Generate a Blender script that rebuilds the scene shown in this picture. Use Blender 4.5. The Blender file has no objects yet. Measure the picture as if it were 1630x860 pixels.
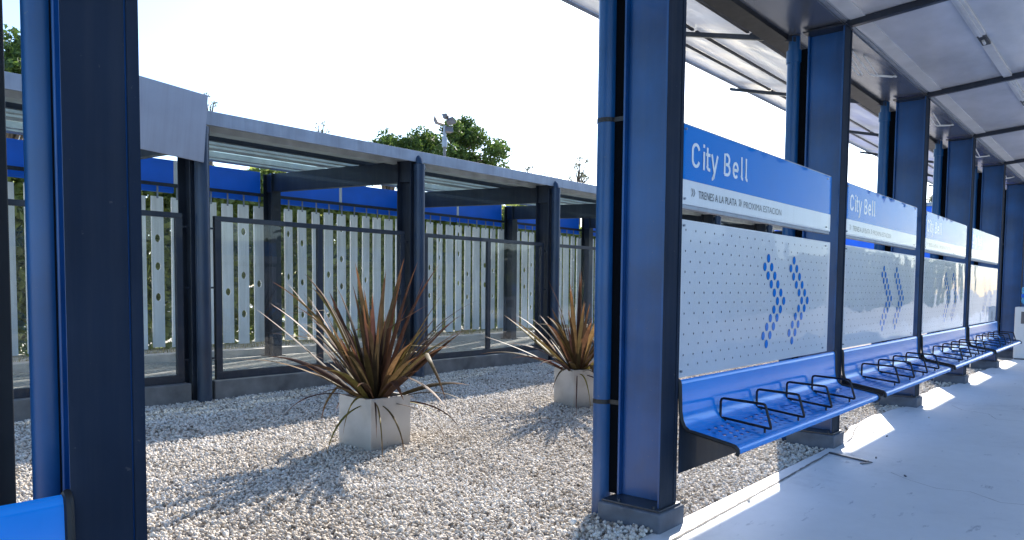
import bpy, bmesh, math, random
import numpy as np
from mathutils import Vector, Matrix
random.seed(7); rng = np.random.default_rng(11)
S = bpy.context.scene
COL = S.collection
R = math.radians

# ------------------------------------------------------------ camera
cam = bpy.data.cameras.new('camera'); camo = bpy.data.objects.new('camera', cam); COL.objects.link(camo)
S.camera = camo
cam.sensor_width = 36.0; cam.lens = 36 * 1190 / 1630
cam.shift_y = (522.7 - 430) / 1630; cam.clip_end = 2000; cam.clip_start = 0.05
right = Vector((0.64889, -0.76083, 0.009065)); down = Vector((-0.036219, -0.042786, -0.998428)); fwd = Vector((0.760019, 0.647542, -0.05532))
M = Matrix((( right.x, -down.x, -fwd.x, 0), (right.y, -down.y, -fwd.y, 0), (right.z, -down.z, -fwd.z, 1.25), (0, 0, 0, 1)))
camo.matrix_world = M

# ------------------------------------------------------------ light
SUN_AZ = 21.5      # degrees from +X towards +Y
SUN_EL = 31.1
w = bpy.data.worlds.new('World'); S.world = w; w.use_nodes = True
nt = w.node_tree; bg = nt.nodes['Background']
sky = nt.nodes.new('ShaderNodeTexSky'); sky.sky_type = 'NISHITA'; sky.sun_disc = False
sky.sun_elevation = R(SUN_EL); sky.sun_rotation = R(90 - SUN_AZ)
sky.air_density = 1.0; sky.dust_density = 0.9; sky.ozone_density = 4.5
nt.links.new(sky.outputs[0], bg.inputs[0]); bg.inputs[1].default_value = 0.11
sl = bpy.data.lights.new('sun', 'SUN'); sl.energy = 3.2; sl.angle = R(0.5); sl.color = (1.0, 0.93, 0.83)
so = bpy.data.objects.new('sun', sl); COL.objects.link(so)
sd = Vector((math.cos(R(SUN_EL)) * math.cos(R(SUN_AZ)), math.cos(R(SUN_EL)) * math.sin(R(SUN_AZ)), math.sin(R(SUN_EL))))
so.rotation_euler = sd.to_track_quat('Z', 'Y').to_euler()
S.view_settings.view_transform = 'Standard'; S.view_settings.look = 'None'
S.view_settings.exposure = 1.82; S.view_settings.gamma = 1; S.view_settings.use_curve_mapping = False
S.render.engine = 'CYCLES'
S.cycles.max_bounces = 10; S.cycles.transparent_max_bounces = 24

# ------------------------------------------------------------ materials
def srgb(r, g, b):
    f = lambda c: (c / 255 / 12.92) if c / 255 <= 0.04045 else ((c / 255 + 0.055) / 1.055) ** 2.4
    return (f(r), f(g), f(b), 1)
class Mat:
    def __init__(s, name):
        s.m = bpy.data.materials.new(name); s.m.use_nodes = True
        s.t = s.m.node_tree; s.n = s.t.nodes; s.l = s.t.links; s.b = s.n['Principled BSDF']; s.o = s.n['Material Output']
    def node(s, t, **k):
        n = s.n.new(t)
        for a, v in k.items():
            if a.startswith('i_'):
                key = a[2:]; key = int(key) if key.isdigit() else key
                n.inputs[key].default_value = v
            else: setattr(n, a, v)
        return n
    def link(s, a, b): s.l.new(a, b)
    def set(s, **k):
        for a, v in k.items(): s.b.inputs[a.replace('_', ' ')].default_value = v
        return s
def noise(m, scale, detail=6, rough=0.55, coord='Object', vec=None):
    tc = m.node('ShaderNodeTexCoord'); n = m.node('ShaderNodeTexNoise'); n.inputs['Scale'].default_value = scale
    n.inputs['Detail'].default_value = detail; n.inputs['Roughness'].default_value = rough
    if vec:
        mp = m.node('ShaderNodeMapping'); mp.inputs['Scale'].default_value = vec
        m.link(tc.outputs[coord], mp.inputs[0]); m.link(mp.outputs[0], n.inputs['Vector'])
    else: m.link(tc.outputs[coord], n.inputs['Vector'])
    return n
def ramp(m, src, stops):
    r = m.node('ShaderNodeValToRGB'); cr = r.color_ramp
    while len(cr.elements) < len(stops): cr.elements.new(0.5)
    for e, (p, c) in zip(cr.elements, stops): e.position = p; e.color = c if len(c) == 4 else (*c, 1)
    m.link(src, r.inputs[0]); return r
def bump(m, src, strength, dist=0.01):
    b = m.node('ShaderNodeBump'); b.inputs['Strength'].default_value = strength; b.inputs['Distance'].default_value = dist
    m.link(src, b.inputs['Height']); m.link(b.outputs[0], m.b.inputs['Normal']); return b
def painted(name, c, rough=0.35, metal=0.0, var=0.25, nscale=3, bumps=0.05, coat=0.0, vec=None, spec=0.5):
    m = Mat(name); c = Vector(c[:3])
    n = noise(m, nscale, vec=vec); lo = tuple(c * (1 - var)); hi = tuple(c * (1 + var))
    r = ramp(m, n.outputs[0], [(0.3, lo), (0.7, hi)]); m.link(r.outputs[0], m.b.inputs['Base Color'])
    m.set(Roughness=rough, Metallic=metal, Coat_Weight=coat); m.b.inputs['Specular IOR Level'].default_value = spec
    n2 = noise(m, nscale * 4, 5, 0.6)
    rr = m.node('ShaderNodeMapRange'); rr.inputs['To Min'].default_value = rough * 0.8; rr.inputs['To Max'].default_value = min(1, rough * 1.3)
    m.link(n2.outputs[0], rr.inputs[0]); m.link(rr.outputs[0], m.b.inputs['Roughness'])
    if bumps: bump(m, noise(m, nscale * 30, 3).outputs[0], bumps, 0.002)
    return m
def grime(m, streak=0.16, base=0.35, z0=0.5, dust=(0.17, 0.165, 0.155), chips=0.25):
    lk = m.b.inputs['Base Color'].links[0].from_socket
    n = noise(m, 1, 6, 0.65, vec=(16, 16, 0.9)); r = ramp(m, n.outputs[0], [(0.45, (0, 0, 0)), (0.75, (streak,) * 3)])
    tc = m.node('ShaderNodeTexCoord'); sp = m.node('ShaderNodeSeparateXYZ'); m.link(tc.outputs['Object'], sp.inputs[0])
    mr = m.node('ShaderNodeMapRange'); mr.inputs['From Min'].default_value = 0.0; mr.inputs['From Max'].default_value = z0; mr.inputs['To Min'].default_value = base; mr.inputs['To Max'].default_value = 0.0; m.link(sp.outputs['Z'], mr.inputs[0])
    n2 = noise(m, 9, 8, 0.7); mu = m.node('ShaderNodeMath', operation='MULTIPLY'); m.link(mr.outputs[0], mu.inputs[0]); m.link(n2.outputs[0], mu.inputs[1])
    n3 = noise(m, 42, 3, 0.6); r3 = ramp(m, n3.outputs[0], [(0.70, (0, 0, 0)), (0.73, (chips,) * 3)])
    ad = m.node('ShaderNodeMath', operation='ADD'); m.link(r.outputs[0], ad.inputs[0]); m.link(mu.outputs[0], ad.inputs[1])
    ad2 = m.node('ShaderNodeMath', operation='ADD', use_clamp=True); m.link(ad.outputs[0], ad2.inputs[0]); m.link(r3.outputs[0], ad2.inputs[1])
    mm = m.node('ShaderNodeMix', data_type='RGBA'); m.link(ad2.outputs[0], mm.inputs[0]); m.link(lk, mm.inputs[6]); mm.inputs[7].default_value = (*dust, 1)
    m.link(mm.outputs[2], m.b.inputs['Base Color']); return m
NAVY = painted('navy_paint', (0.001, 0.066, 0.235), 0.34, 0.0, 0.35, 2.0, 0.06, 0.12, spec=0.5)
INK = painted('joint_black', (0.002, 0.003, 0.005), 0.8, 0, .2, 3, 0, spec=0.05)
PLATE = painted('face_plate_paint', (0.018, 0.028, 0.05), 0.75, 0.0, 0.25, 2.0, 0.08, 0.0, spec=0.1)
PIPE2 = painted('shelter_pipe_paint', (0.005, 0.024, 0.06), 0.38, 0.1, 0.3, 2.5, 0.06, 0.1)
NAVY2 = painted('shelter_navy_paint', (0.010, 0.018, 0.034), 0.4, 0.1, 0.3, 2.5, 0.06, 0.15)
PIPE = painted('pipe_paint', (0.002, 0.066, 0.21), 0.33, 0.0, 0.25, 2.5, 0.06, 0.0, spec=0.5)
BLACK = painted('black_rubber', (0.008, 0.009, 0.011), 0.45)
ROD = painted('dark_rod_paint', (0.012, 0.013, 0.018), 0.35, 0.4)
BLUE = painted('sign_blue', (0.0, 0.20, 0.66), 0.6, 0, 0.04, 1.5, 0, 0.0, spec=0.05)
BOARD = painted('board_blue', (0.0, 0.15, 0.85), 0.4, 0, 0.15, 1.2, 0.02)
WHITE = painted('sign_white', (0.70, 0.72, 0.75), 0.35, 0, 0.04, 2, 0)
LETTER = painted('lettering_white', (0.8, 0.83, 0.86), 0.4, 0, 0.02, 2, 0)
GREYTXT = painted('lettering_grey', (0.05, 0.065, 0.09), 0.5, 0, 0.05, 2, 0)
GALV = painted('galvanised_steel', (0.30, 0.335, 0.39), 0.5, 0.35, 0.14, 5, 0.05)
GALVP = painted('grey_sheet', (0.31, 0.33, 0.38), 0.5, 0.2, 0.08, 3, 0.03)
SLAT = painted('grey_slat_metal', (0.86, 0.88, 0.89), 0.45, 0.1, 0.12, 3, 0.04, vec=(1, 1, 0.3))
CONC = painted('kerb_concrete', (0.17, 0.165, 0.16), 0.9, 0, 0.35, 5, 0.5)
PLINTH = painted('plinth_concrete', (0.11, 0.125, 0.155), 0.9, 0, 0.3, 9, 0.6)
ROOFL = painted('purlin_metal', (0.50, 0.55, 0.55), 0.5, 0.2, 0.2, 4, 0.05)
WHITEPL = painted('white_appliance', (0.74, 0.75, 0.76), 0.4, 0, 0.03, 2, 0)
CABLE = painted('white_conduit', (0.6, 0.61, 0.62), 0.45, 0, 0.1, 5, 0)
LAMPM = painted('mast_grey', (0.16, 0.15, 0.16), 0.5, 0.3, 0.2, 5)
BARK = painted('bark', (0.10, 0.075, 0.05), 0.9, 0, 0.4, 6, 0.5)
SOIL = painted('soil', (0.05, 0.035, 0.025), 0.95, 0, 0.5, 20, 0.8)

for m_ in (NAVY, PIPE, PLATE, NAVY2, PIPE2): grime(m_, .09)
grime(GALV, .3, .1, .3, (0.12, 0.11, 0.10), .2); grime(GALVP, .25, 0, .3, (0.18, 0.17, 0.17), .1); grime(SLAT, .3, .3, .6, (0.30, 0.29, 0.26), .15); grime(WHITE, .12, 0, .3, (0.35, 0.33, 0.3), .1)
def bench_mat():
    m = Mat('bench_blue'); m.set(Roughness=0.2, Coat_Weight=0.2, Coat_Roughness=0.08); m.b.inputs['Specular IOR Level'].default_value = 0.4
    n = noise(m, 2.0); r = ramp(m, n.outputs[0], [(0.3, (0.0, 0.25, 0.80)), (0.7, (0.0, 0.29, 0.88))]); m.link(r.outputs[0], m.b.inputs['Base Color'])
    # perforations: staggered slots in patches on the seat
    tc = m.node('ShaderNodeTexCoord'); sp = m.node('ShaderNodeSeparateXYZ'); m.link(tc.outputs['Object'], sp.inputs[0])
    def math_(op, a, b=None, c=None):
        n = m.node('ShaderNodeMath', operation=op)
        for i, v in enumerate((a, b, c)):
            if v is None: continue
            if isinstance(v, (int, float)): n.inputs[i].default_value = v
            else: m.link(v, n.inputs[i])
        return n.outputs[0]
    X, Y, Zc = sp.outputs
    row = math_('FLOOR', math_('DIVIDE', Y, 0.044))
    odd = math_('MODULO', math_('ABSOLUTE', row), 2.0)
    xs = math_('ADD', X, math_('MULTIPLY', odd, 0.04))
    fx = math_('SUBTRACT', math_('FRACT', math_('DIVIDE', xs, 0.08)), 0.5)
    fy = math_('SUBTRACT', math_('FRACT', math_('DIVIDE', Y, 0.044)), 0.5)
    d = math_('ADD', math_('POWER', math_('MULTIPLY', fx, 0.08 / 0.017), 2.0), math_('POWER', math_('MULTIPLY', fy, 0.044 / 0.0125), 2.0))
    hole = math_('LESS_THAN', d, 1.0)
    # patch limits (one patch per seat, period 0.505)
    px = math_('FRACT', math_('DIVIDE', math_('SUBTRACT', X, 0.0), 0.505))
    p1 = math_('MULTIPLY', math_('GREATER_THAN', px, 0.24), math_('LESS_THAN', px, 0.88))
    p2 = math_('MULTIPLY', math_('LESS_THAN', Y, -0.085), math_('GREATER_THAN', Y, -0.285))
    hole = math_('MULTIPLY', math_('MULTIPLY', hole, p1), p2)
    hole = math_('MULTIPLY', hole, math_('LESS_THAN', Zc, 0.52))
    tr = m.node('ShaderNodeBsdfTransparent'); mx = m.node('ShaderNodeMixShader')
    m.link(hole, mx.inputs[0]); m.link(m.b.outputs[0], mx.inputs[1]); m.link(tr.outputs[0], mx.inputs[2]); m.link(mx.outputs[0], m.o.inputs[0])
    return m
BENCH = bench_mat()

def glass_mat(name, tint, f0=0.05, rough=0.0, haze=0.0, wave=0.04, k=1.0, pwr=5.0):
    m = Mat(name); lw = m.node('ShaderNodeLayerWeight'); lw.inputs['Blend'].default_value = 0.5
    pw = m.node('ShaderNodeMath', operation='POWER'); m.link(lw.outputs['Facing'], pw.inputs[0]); pw.inputs[1].default_value = pwr
    ma = m.node('ShaderNodeMath', operation='MULTIPLY_ADD'); m.link(pw.outputs[0], ma.inputs[0]); ma.inputs[1].default_value = (1 - f0) * k; ma.inputs[2].default_value = f0
    tr = m.node('ShaderNodeBsdfTransparent'); tr.inputs[0].default_value = (*tint, 1)
    gl = m.node('ShaderNodeBsdfGlossy'); gl.inputs['Roughness'].default_value = rough
    n = noise(m, 1.3, 2); b = m.node('ShaderNodeBump'); b.inputs['Strength'].default_value = wave; b.inputs['Distance'].default_value = 0.05
    m.link(n.outputs[0], b.inputs['Height']); m.link(b.outputs[0], gl.inputs['Normal'])
    mx = m.node('ShaderNodeMixShader'); m.link(ma.outputs[0], mx.inputs[0]); m.link(tr.outputs[0], mx.inputs[1]); m.link(gl.outputs[0], mx.inputs[2])
    if haze:
        df = m.node('ShaderNodeBsdfDiffuse'); df.inputs[0].default_value = (0.6, 0.62, 0.62, 1); m2 = m.node('ShaderNodeMixShader'); m2.inputs[0].default_value = haze
        m.link(mx.outputs[0], m2.inputs[1]); m.link(df.outputs[0], m2.inputs[2]); m.link(m2.outputs[0], m.o.inputs[0])
    else: m.link(mx.outputs[0], m.o.inputs[0])
    return m
GLASS = glass_mat('window_glass', (0.98, 0.993, 0.99), 0.03, 0.0, 0.018)
COVER = glass_mat('sign_cover', (0.985, 0.99, 0.995), 0.002, 0.02, 0.0, 0.30, 0.8, 8.0)

def ceiling_mat(name, base, rough, bs, metal=0.0, rib=0):
    m = Mat(name); n = noise(m, 0.9, 5, 0.6, vec=(1, 1.6, 1)); c = Vector(base)
    r = ramp(m, n.outputs[0], [(0.3, tuple(c * 0.74)), (0.7, tuple(c * 1.12))]); m.link(r.outputs[0], m.b.inputs['Base Color'])
    m.set(Roughness=rough, Metallic=metal)
    n2 = noise(m, 1.3, 3, 0.5, vec=(0.6, 1.7, 1)); bump(m, n2.outputs[0], bs, 0.05)
    return m
GUTTER = ceiling_mat('gutter_metal', (0.22, 0.25, 0.31), 0.25, 0.5, 0.6)
CEIL = ceiling_mat('ceiling_panel', (0.70, 0.71, 0.74), 0.22, 0.25, 0.15)
METAL = ceiling_mat('canopy_metal', (0.80, 0.81, 0.84), 0.22, 0.6, 0.15)

def canopy_sheet():
    m = METALT = ceiling_mat('canopy_sheet', (0.80, 0.81, 0.83), 0.22, 0.6, 0.05)
    tl = m.node('ShaderNodeBsdfTranslucent'); n = noise(m, 2.2, 5, 0.6, vec=(0.5, 2.2, 1)); r = ramp(m, n.outputs[0], [(0.35, (0.45, 0.47, 0.5)), (0.7, (0.85, 0.87, 0.9))]); m.link(r.outputs[0], tl.inputs[0])
    ms = m.node('ShaderNodeMixShader'); ms.inputs[0].default_value = 0.17; m.link(m.b.outputs[0], ms.inputs[1]); m.link(tl.outputs[0], ms.inputs[2]); m.link(ms.outputs[0], m.o.inputs[0]); return m
SHEET = canopy_sheet()
def slab_mat():
    m = Mat('platform_concrete'); n = noise(m, 0.8, 8, 0.65); n3 = noise(m, 9, 8, 0.7)
    mixn = m.node('ShaderNodeMath', operation='MULTIPLY_ADD'); mixn.inputs[1].default_value = 0.35; m.link(n3.outputs[0], mixn.inputs[0]); m.link(n.outputs[0], mixn.inputs[2])
    r = ramp(m, mixn.outputs[0], [(0.35, (0.45, 0.455, 0.47)), (0.62, (0.66, 0.665, 0.67)), (0.85, (0.72, 0.725, 0.73))])
    # small dark stains and scuffs
    v = noise(m, 5.5, 4, 0.7, vec=(0.5, 1.6, 1)); rs = ramp(m, v.outputs[0], [(0.30, (0.62, 0.63, 0.66)), (0.37, (1, 1, 1))])
    mm = m.node('ShaderNodeMix', data_type='RGBA', blend_type='MULTIPLY'); mm.inputs[0].default_value = 1
    m.link(r.outputs[0], mm.inputs[6]); m.link(rs.outputs[0], mm.inputs[7]); m.link(mm.outputs[2], m.b.inputs['Base Color'])
    m.set(Roughness=0.55); bump(m, mixn.outputs[0], 0.25, 0.01); return m
SLAB = slab_mat()
def stone_mat(name='stone'):
    m = Mat(name); g = m.node('ShaderNodeNewGeometry')
    r = ramp(m, g.outputs['Random Per Island'], [(0.0, (0.20, 0.17, 0.14)), (0.08, (0.44, 0.385, 0.32)), (0.3, (0.69, 0.63, 0.55)), (0.6, (0.79, 0.74, 0.67)), (0.85, (0.70, 0.63, 0.55)), (1.0, (0.87, 0.85, 0.81))])
    n = noise(m, 60, 3); mm = m.node('ShaderNodeMix', data_type='RGBA', blend_type='MULTIPLY'); mm.inputs[0].default_value = 0.2
    m.link(r.outputs[0], mm.inputs[6]); m.link(n.outputs[0], mm.inputs[7]); m.link(mm.outputs[2], m.b.inputs['Base Color'])
    nb = noise(m, 1.1, 4, 0.6); rb = ramp(m, nb.outputs[0], [(0.3, (0.80, 0.77, 0.73)), (0.62, (1, 1, 1))]); m4 = m.node('ShaderNodeMix', data_type='RGBA', blend_type='MULTIPLY'); m4.inputs[0].default_value = 1
    m.link(mm.outputs[2], m4.inputs[6]); m.link(rb.outputs[0], m4.inputs[7]); m.link(m4.outputs[2], m.b.inputs['Base Color'])
    m.set(Roughness=0.9); return m
STONE = stone_mat()
def ground_mat(name, c0, c1, scale, bs=0.6, d=0.02, vor=0):
    m = Mat(name); n = noise(m, scale, 8, 0.7)
    src = n.outputs[0]
    if vor:
        tc = m.node('ShaderNodeTexCoord'); v = m.node('ShaderNodeTexVoronoi'); v.inputs['Scale'].default_value = vor; m.link(tc.outputs['Object'], v.inputs['Vector'])
        src = v.outputs['Distance']
        r = ramp(m, v.outputs['Color'], [(0.1, c0), (0.9, c1)])
    else: r = ramp(m, src, [(0.3, c0), (0.7, c1)])
    m.link(r.outputs[0], m.b.inputs['Base Color']); m.set(Roughness=0.95); bump(m, src, bs, d); return m
BEDM = ground_mat('gravel_bed', (0.2, 0.18, 0.16), (0.5, 0.47, 0.43), 30, 0.8, 0.02, vor=38)
WALK = ground_mat('walkway_gravel', (0.22, 0.215, 0.20), (0.50, 0.49, 0.45), 30, 0.6, 0.01, vor=30)
EARTH = ground_mat('dry_earth', (0.42, 0.37, 0.28), (0.62, 0.57, 0.47), 3, 0.5, 0.03)
FARG = ground_mat('far_ground', (0.40, 0.385, 0.36), (0.52, 0.50, 0.47), 1.2, 0.4, 0.03)
def planter_mat():
    m = Mat('planter_concrete'); n = noise(m, 2.2, 7, 0.55); n2 = noise(m, 22, 5, 0.7)
    r = ramp(m, n.outputs[0], [(0.30, (0.33, 0.315, 0.30)), (0.47, (0.46, 0.445, 0.425)), (0.75, (0.54, 0.525, 0.505))])
    m.link(r.outputs[0], m.b.inputs['Base Color']); m.set(Roughness=0.85); bump(m, n2.outputs[0], 0.25, 0.004); grime(m, .0, 1.1, .15, (0.24, 0.21, 0.17), .25); return m
PLANTER = planter_mat()
def blade_mat():
    m = Mat('flax_leaf'); g = m.node('ShaderNodeNewGeometry')
    r = ramp(m, g.outputs['Random Per Island'], [(0.0, (0.045, 0.035, 0.02)), (0.2, (0.085, 0.038, 0.032)), (0.4, (0.05, 0.036, 0.022)), (0.6, (0.10, 0.075, 0.03)), (0.75, (0.10, 0.05, 0.03)), (0.9, (0.18, 0.16, 0.04)), (1.0, (0.22, 0.10, 0.06))])
    at = m.node('ShaderNodeAttribute'); at.attribute_name = 'along'
    rt = ramp(m, at.outputs['Fac'], [(0.0, (0, 0, 0)), (0.75, (0, 0, 0)), (1.0, (0.7, 0.7, 0.7))])
    mm = m.node('ShaderNodeMix', data_type='RGBA'); m.link(rt.outputs[0], mm.inputs[0]); m.link(r.outputs[0], mm.inputs[6]); mm.inputs[7].default_value = (0.28, 0.12, 0.05, 1)
    n = noise(m, 14, 4, 0.6); m3 = m.node('ShaderNodeMix', data_type='RGBA', blend_type='OVERLAY'); m3.inputs[0].default_value = 0.7
    m.link(mm.outputs[2], m3.inputs[6]); m.link(n.outputs[0], m3.inputs[7])
    m.link(m3.outputs[2], m.b.inputs['Base Color']); m.set(Roughness=0.55); m.b.inputs['Specular IOR Level'].default_value = 0.12
    tl = m.node('ShaderNodeBsdfTranslucent'); m.link(m3.outputs[2], tl.inputs[0]); ms = m.node('ShaderNodeMixShader'); ms.inputs[0].default_value = 0.3
    m.link(m.b.outputs[0], ms.inputs[1]); m.link(tl.outputs[0], ms.inputs[2]); m.link(ms.outputs[0], m.o.inputs[0]); return m
BLADE = blade_mat()
def leaf_mat(name, a, b, tr=0.35):
    m = Mat(name); g = m.node('ShaderNodeNewGeometry'); r = ramp(m, g.outputs['Random Per Island'], [(0.0, a), (1.0, b)])
    m.link(r.outputs[0], m.b.inputs['Base Color']); m.set(Roughness=0.6)
    tl = m.node('ShaderNodeBsdfTranslucent'); m.link(r.outputs[0], tl.inputs[0]); ms = m.node('ShaderNodeMixShader'); ms.inputs[0].default_value = tr
    m.link(m.b.outputs[0], ms.inputs[1]); m.link(tl.outputs[0], ms.inputs[2]); m.link(ms.outputs[0], m.o.inputs[0]); return m
HEDGE = leaf_mat('hedge_leaf', (0.14, 0.19, 0.04), (0.42, 0.46, 0.12), 0.6)
TREEL = leaf_mat('tree_leaf', (0.04, 0.075, 0.015), (0.12, 0.19, 0.035), 0.45)
THINL = leaf_mat('thin_tree_leaf', (0.12, 0.13, 0.08), (0.22, 0.22, 0.15), 0.4)
GRASS = leaf_mat('dry_grass', (0.22, 0.2, 0.08), (0.42, 0.37, 0.2), 0.3)
def trans_mat():
    m = Mat('translucent_sheet'); tr = m.node('ShaderNodeBsdfTransparent'); tr.inputs[0].default_value = (0.82, 0.9, 0.87, 1)
    df = m.node('ShaderNodeBsdfTranslucent'); n = noise(m, 3, 6, vec=(1, 0.4, 1)); r = ramp(m, n.outputs[0], [(0.3, (0.32, 0.36, 0.34)), (0.7, (0.55, 0.6, 0.57))]); m.link(r.outputs[0], df.inputs[0])
    d2 = m.node('ShaderNodeBsdfDiffuse'); m.link(r.outputs[0], d2.inputs[0]); a = m.node('ShaderNodeMixShader'); a.inputs[0].default_value = 0.5
    m.link(df.outputs[0], a.inputs[1]); m.link(d2.outputs[0], a.inputs[2])
    ms = m.node('ShaderNodeMixShader'); ms.inputs[0].default_value = 0.40; m.link(tr.outputs[0], ms.inputs[1]); m.link(a.outputs[0], ms.inputs[2]); m.link(ms.outputs[0], m.o.inputs[0]); return m
TRANSL = trans_mat()
def water_mat():
    m = Mat('blue_bottle'); m.set(Roughness=0.1, IOR=1.33); m.b.inputs['Base Color'].default_value = (0.10, 0.42, 0.72, 1); m.b.inputs['Transmission Weight'].default_value = 0.35; return m
BOTTLE = water_mat()

# ------------------------------------------------------------ mesh helpers
class MB:
    def __init__(s): s.v = []; s.f = []
    def add(s, vs, fs):
        o = len(s.v); s.v += [tuple(p) for p in vs]; s.f += [tuple(i + o for i in f) for f in fs]; return s
    def box(s, x0, x1, y0, y1, z0, z1):
        return s.add([(x0, y0, z0), (x1, y0, z0), (x1, y1, z0), (x0, y1, z0), (x0, y0, z1), (x1, y0, z1), (x1, y1, z1), (x0, y1, z1)],
                     [(0, 3, 2, 1), (4, 5, 6, 7), (0, 1, 5, 4), (1, 2, 6, 5), (2, 3, 7, 6), (3, 0, 4, 7)])
    def prism_x(s, poly, x0, x1):      # poly of (y,z)
        n = len(poly); vs = [(x0, y, z) for y, z in poly] + [(x1, y, z) for y, z in poly]
        return s.add(vs, [tuple(range(n)), tuple(range(2 * n - 1, n - 1, -1))] + [(i, i + n, (i + 1) % n + n, (i + 1) % n) for i in range(n)])
    def tube(s, path, r, n=8, closed=False, cap=True):
        P = [Vector(p) for p in path]; m = len(P); rings = []
        up0 = None
        for i in range(m):
            a = P[(i - 1) % m] if (closed or i > 0) else P[i]; b = P[(i + 1) % m] if (closed or i < m - 1) else P[i]
            t = (b - a).normalized()
            up = Vector((0, 0, 1)) if abs(t.z) < 0.9 else Vector((1, 0, 0))
            if up0 is not None and (up0 - t * up0.dot(t)).length > 0.2: up = up0
            u = (up - t * up.dot(t)).normalized(); v = t.cross(u); up0 = u
            rr = r[i] if isinstance(r, (list, tuple)) else r
            rings.append([P[i] + (u * math.cos(2 * math.pi * k / n) + v * math.sin(2 * math.pi * k / n)) * rr for k in range(n)])
        vs = [p for ring in rings for p in ring]; fs = []
        for i in range(m if closed else m - 1):
            j = (i + 1) % m
            for k in range(n): fs.append((i * n + k, i * n + (k + 1) % n, j * n + (k + 1) % n, j * n + k))
        if cap and not closed: fs += [tuple(range(n - 1, -1, -1)), tuple(range((m - 1) * n, m * n))]
        return s.add(vs, fs)
    def lathe(s, prof, cx, cy, n=24):
        vs = []; fs = []
        for r, z in prof: vs += [(cx + r * math.cos(2 * math.pi * k / n), cy + r * math.sin(2 * math.pi * k / n), z) for k in range(n)]
        for i in range(len(prof) - 1):
            for k in range(n): fs.append((i * n + k, i * n + (k + 1) % n, (i + 1) * n + (k + 1) % n, (i + 1) * n + k))
        return s.add(vs, fs)
    def build(s, name, mat, parent=None, bevel=0, smooth=False, loc=(0, 0, 0)):
        me = bpy.data.meshes.new(name); me.from_pydata(s.v, [], s.f); me.validate(); me.update(); me.materials.append(mat.m)
        bm = bmesh.new(); bm.from_mesh(me); bmesh.ops.recalc_face_normals(bm, faces=bm.faces); bm.to_mesh(me); bm.free()
        o = bpy.data.objects.new(name, me); COL.objects.link(o); o.location = loc
        if parent: o.parent = parent
        if smooth:
            for p in me.polygons: p.use_smooth = True
            me.set_sharp_from_angle(angle=R(40))
        if bevel:
            b = o.modifiers.new('bevel', 'BEVEL'); b.width = bevel; b.segments = 2; b.limit_method = 'ANGLE'; b.angle_limit = R(40)
        return o
def tag(o, label, cat, group=None, kind=None):
    o['label'] = label; o['category'] = cat
    if group: o['group'] = group
    if kind: o['kind'] = kind
    return o
def thing(name, label, cat, loc=(0, 0, 0), rz=0, group=None):
    o = bpy.data.objects.new(name, None); COL.objects.link(o); o.location = loc; o.rotation_euler.z = rz; o.empty_display_size = 0.2
    return tag(o, label, cat, group)
CH = {}
def kids(o): return [c for c in bpy.data.objects if c.parent == o]
def dup(root, loc, label, rz=None):
    r = root.copy(); COL.objects.link(r); r.location = loc; r['label'] = label
    if rz is not None: r.rotation_euler.z = rz
    for ch in kids(root):
        c = ch.copy(); COL.objects.link(c); c.parent = r
        for g in kids(ch):
            d = g.copy(); COL.objects.link(d); d.parent = c
    return r
def structure(o): o['kind'] = 'structure'; return o

# ------------------------------------------------------------ setting: ground
def sheet(name, x0, x1, y0, y1, z, mat, nx=1, ny=1):
    b = MB()
    b.add([(x0, y0, z), (x1, y0, z), (x1, y1, z), (x0, y1, z)], [(0, 1, 2, 3)])
    return structure(b.build(name, mat))
sheet('ground', -500, 500, -500, 500, -0.12, FARG)
b = MB(); b.box(-12, 60, -3.4, 1.885, -0.119, 0.0)
structure(b.build('platform', SLAB))
sheet('gravel_bed', -8, 40, 1.8, 8.05, -0.028, BEDM)
b = MB(); b.box(-8, 40, 8.05, 11.62, -0.1, 0.03); structure(b.build('walkway', WALK))
b = MB(); b.box(-8, 60, 11.9, 20, -0.1, 0.07); structure(b.build('earth_verge', EARTH))

# concrete spill along the slab's edge beyond the second column and joint line
b = MB(); xs = np.linspace(6.35, 16, 60); ys = [1.885 + 0.16 * max(0, math.sin(math.pi * ((x - 6.35) % 2.75) / 2.75)) ** 0.8 * (1 if x < 11 else 0.5) + 0.012 * math.sin(x * 9) + 0.008 * math.sin(x * 23) for x in xs]
vs = [(x, 1.87, 0.003) for x in xs] + [(x, y, 0.003) for x, y in zip(xs, ys)] + [(x, y + 0.01, -0.03) for x, y in zip(xs, ys)]; n = len(xs)
b.add(vs, [(i, i + 1, n + i + 1, n + i) for i in range(n - 1)] + [(n + i, n + i + 1, 2 * n + i + 1, 2 * n + i) for i in range(n - 1)])
structure(b.build('concrete_apron', SLAB))
JOINT = painted('joint_filler', (0.16, 0.15, 0.14), 0.95, 0, 0.4, 20, 0.3)
def ribbon(name, pts, wd, z=0.004, seed=1):
    rnd = random.Random(seed); P = []
    for (x0, y0), (x1, y1) in zip(pts[:-1], pts[1:]):
        L = math.hypot(x1 - x0, y1 - y0); k = max(2, int(L / 0.06))
        for i in range(k):
            t = i / k; P.append((x0 + (x1 - x0) * t, y0 + (y1 - y0) * t))
    P.append(pts[-1]); vs = []
    for i, (x, y) in enumerate(P):
        a = P[max(0, i - 1)]; c = P[min(len(P) - 1, i + 1)]; d = Vector((c[0] - a[0], c[1] - a[1])).normalized(); nx, ny = -d.y, d.x
        j = rnd.uniform(-.003, .003); q = wd * rnd.uniform(.6, 1.3) / 2
        vs += [(x + nx * (q + j), y + ny * (q + j), z), (x - nx * (q - j), y - ny * (q - j), z)]
    b = MB(); b.add(vs, [(2 * i, 2 * i + 1, 2 * i + 3, 2 * i + 2) for i in range(len(P) - 1)])
    return structure(b.build(name, JOINT))
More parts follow.
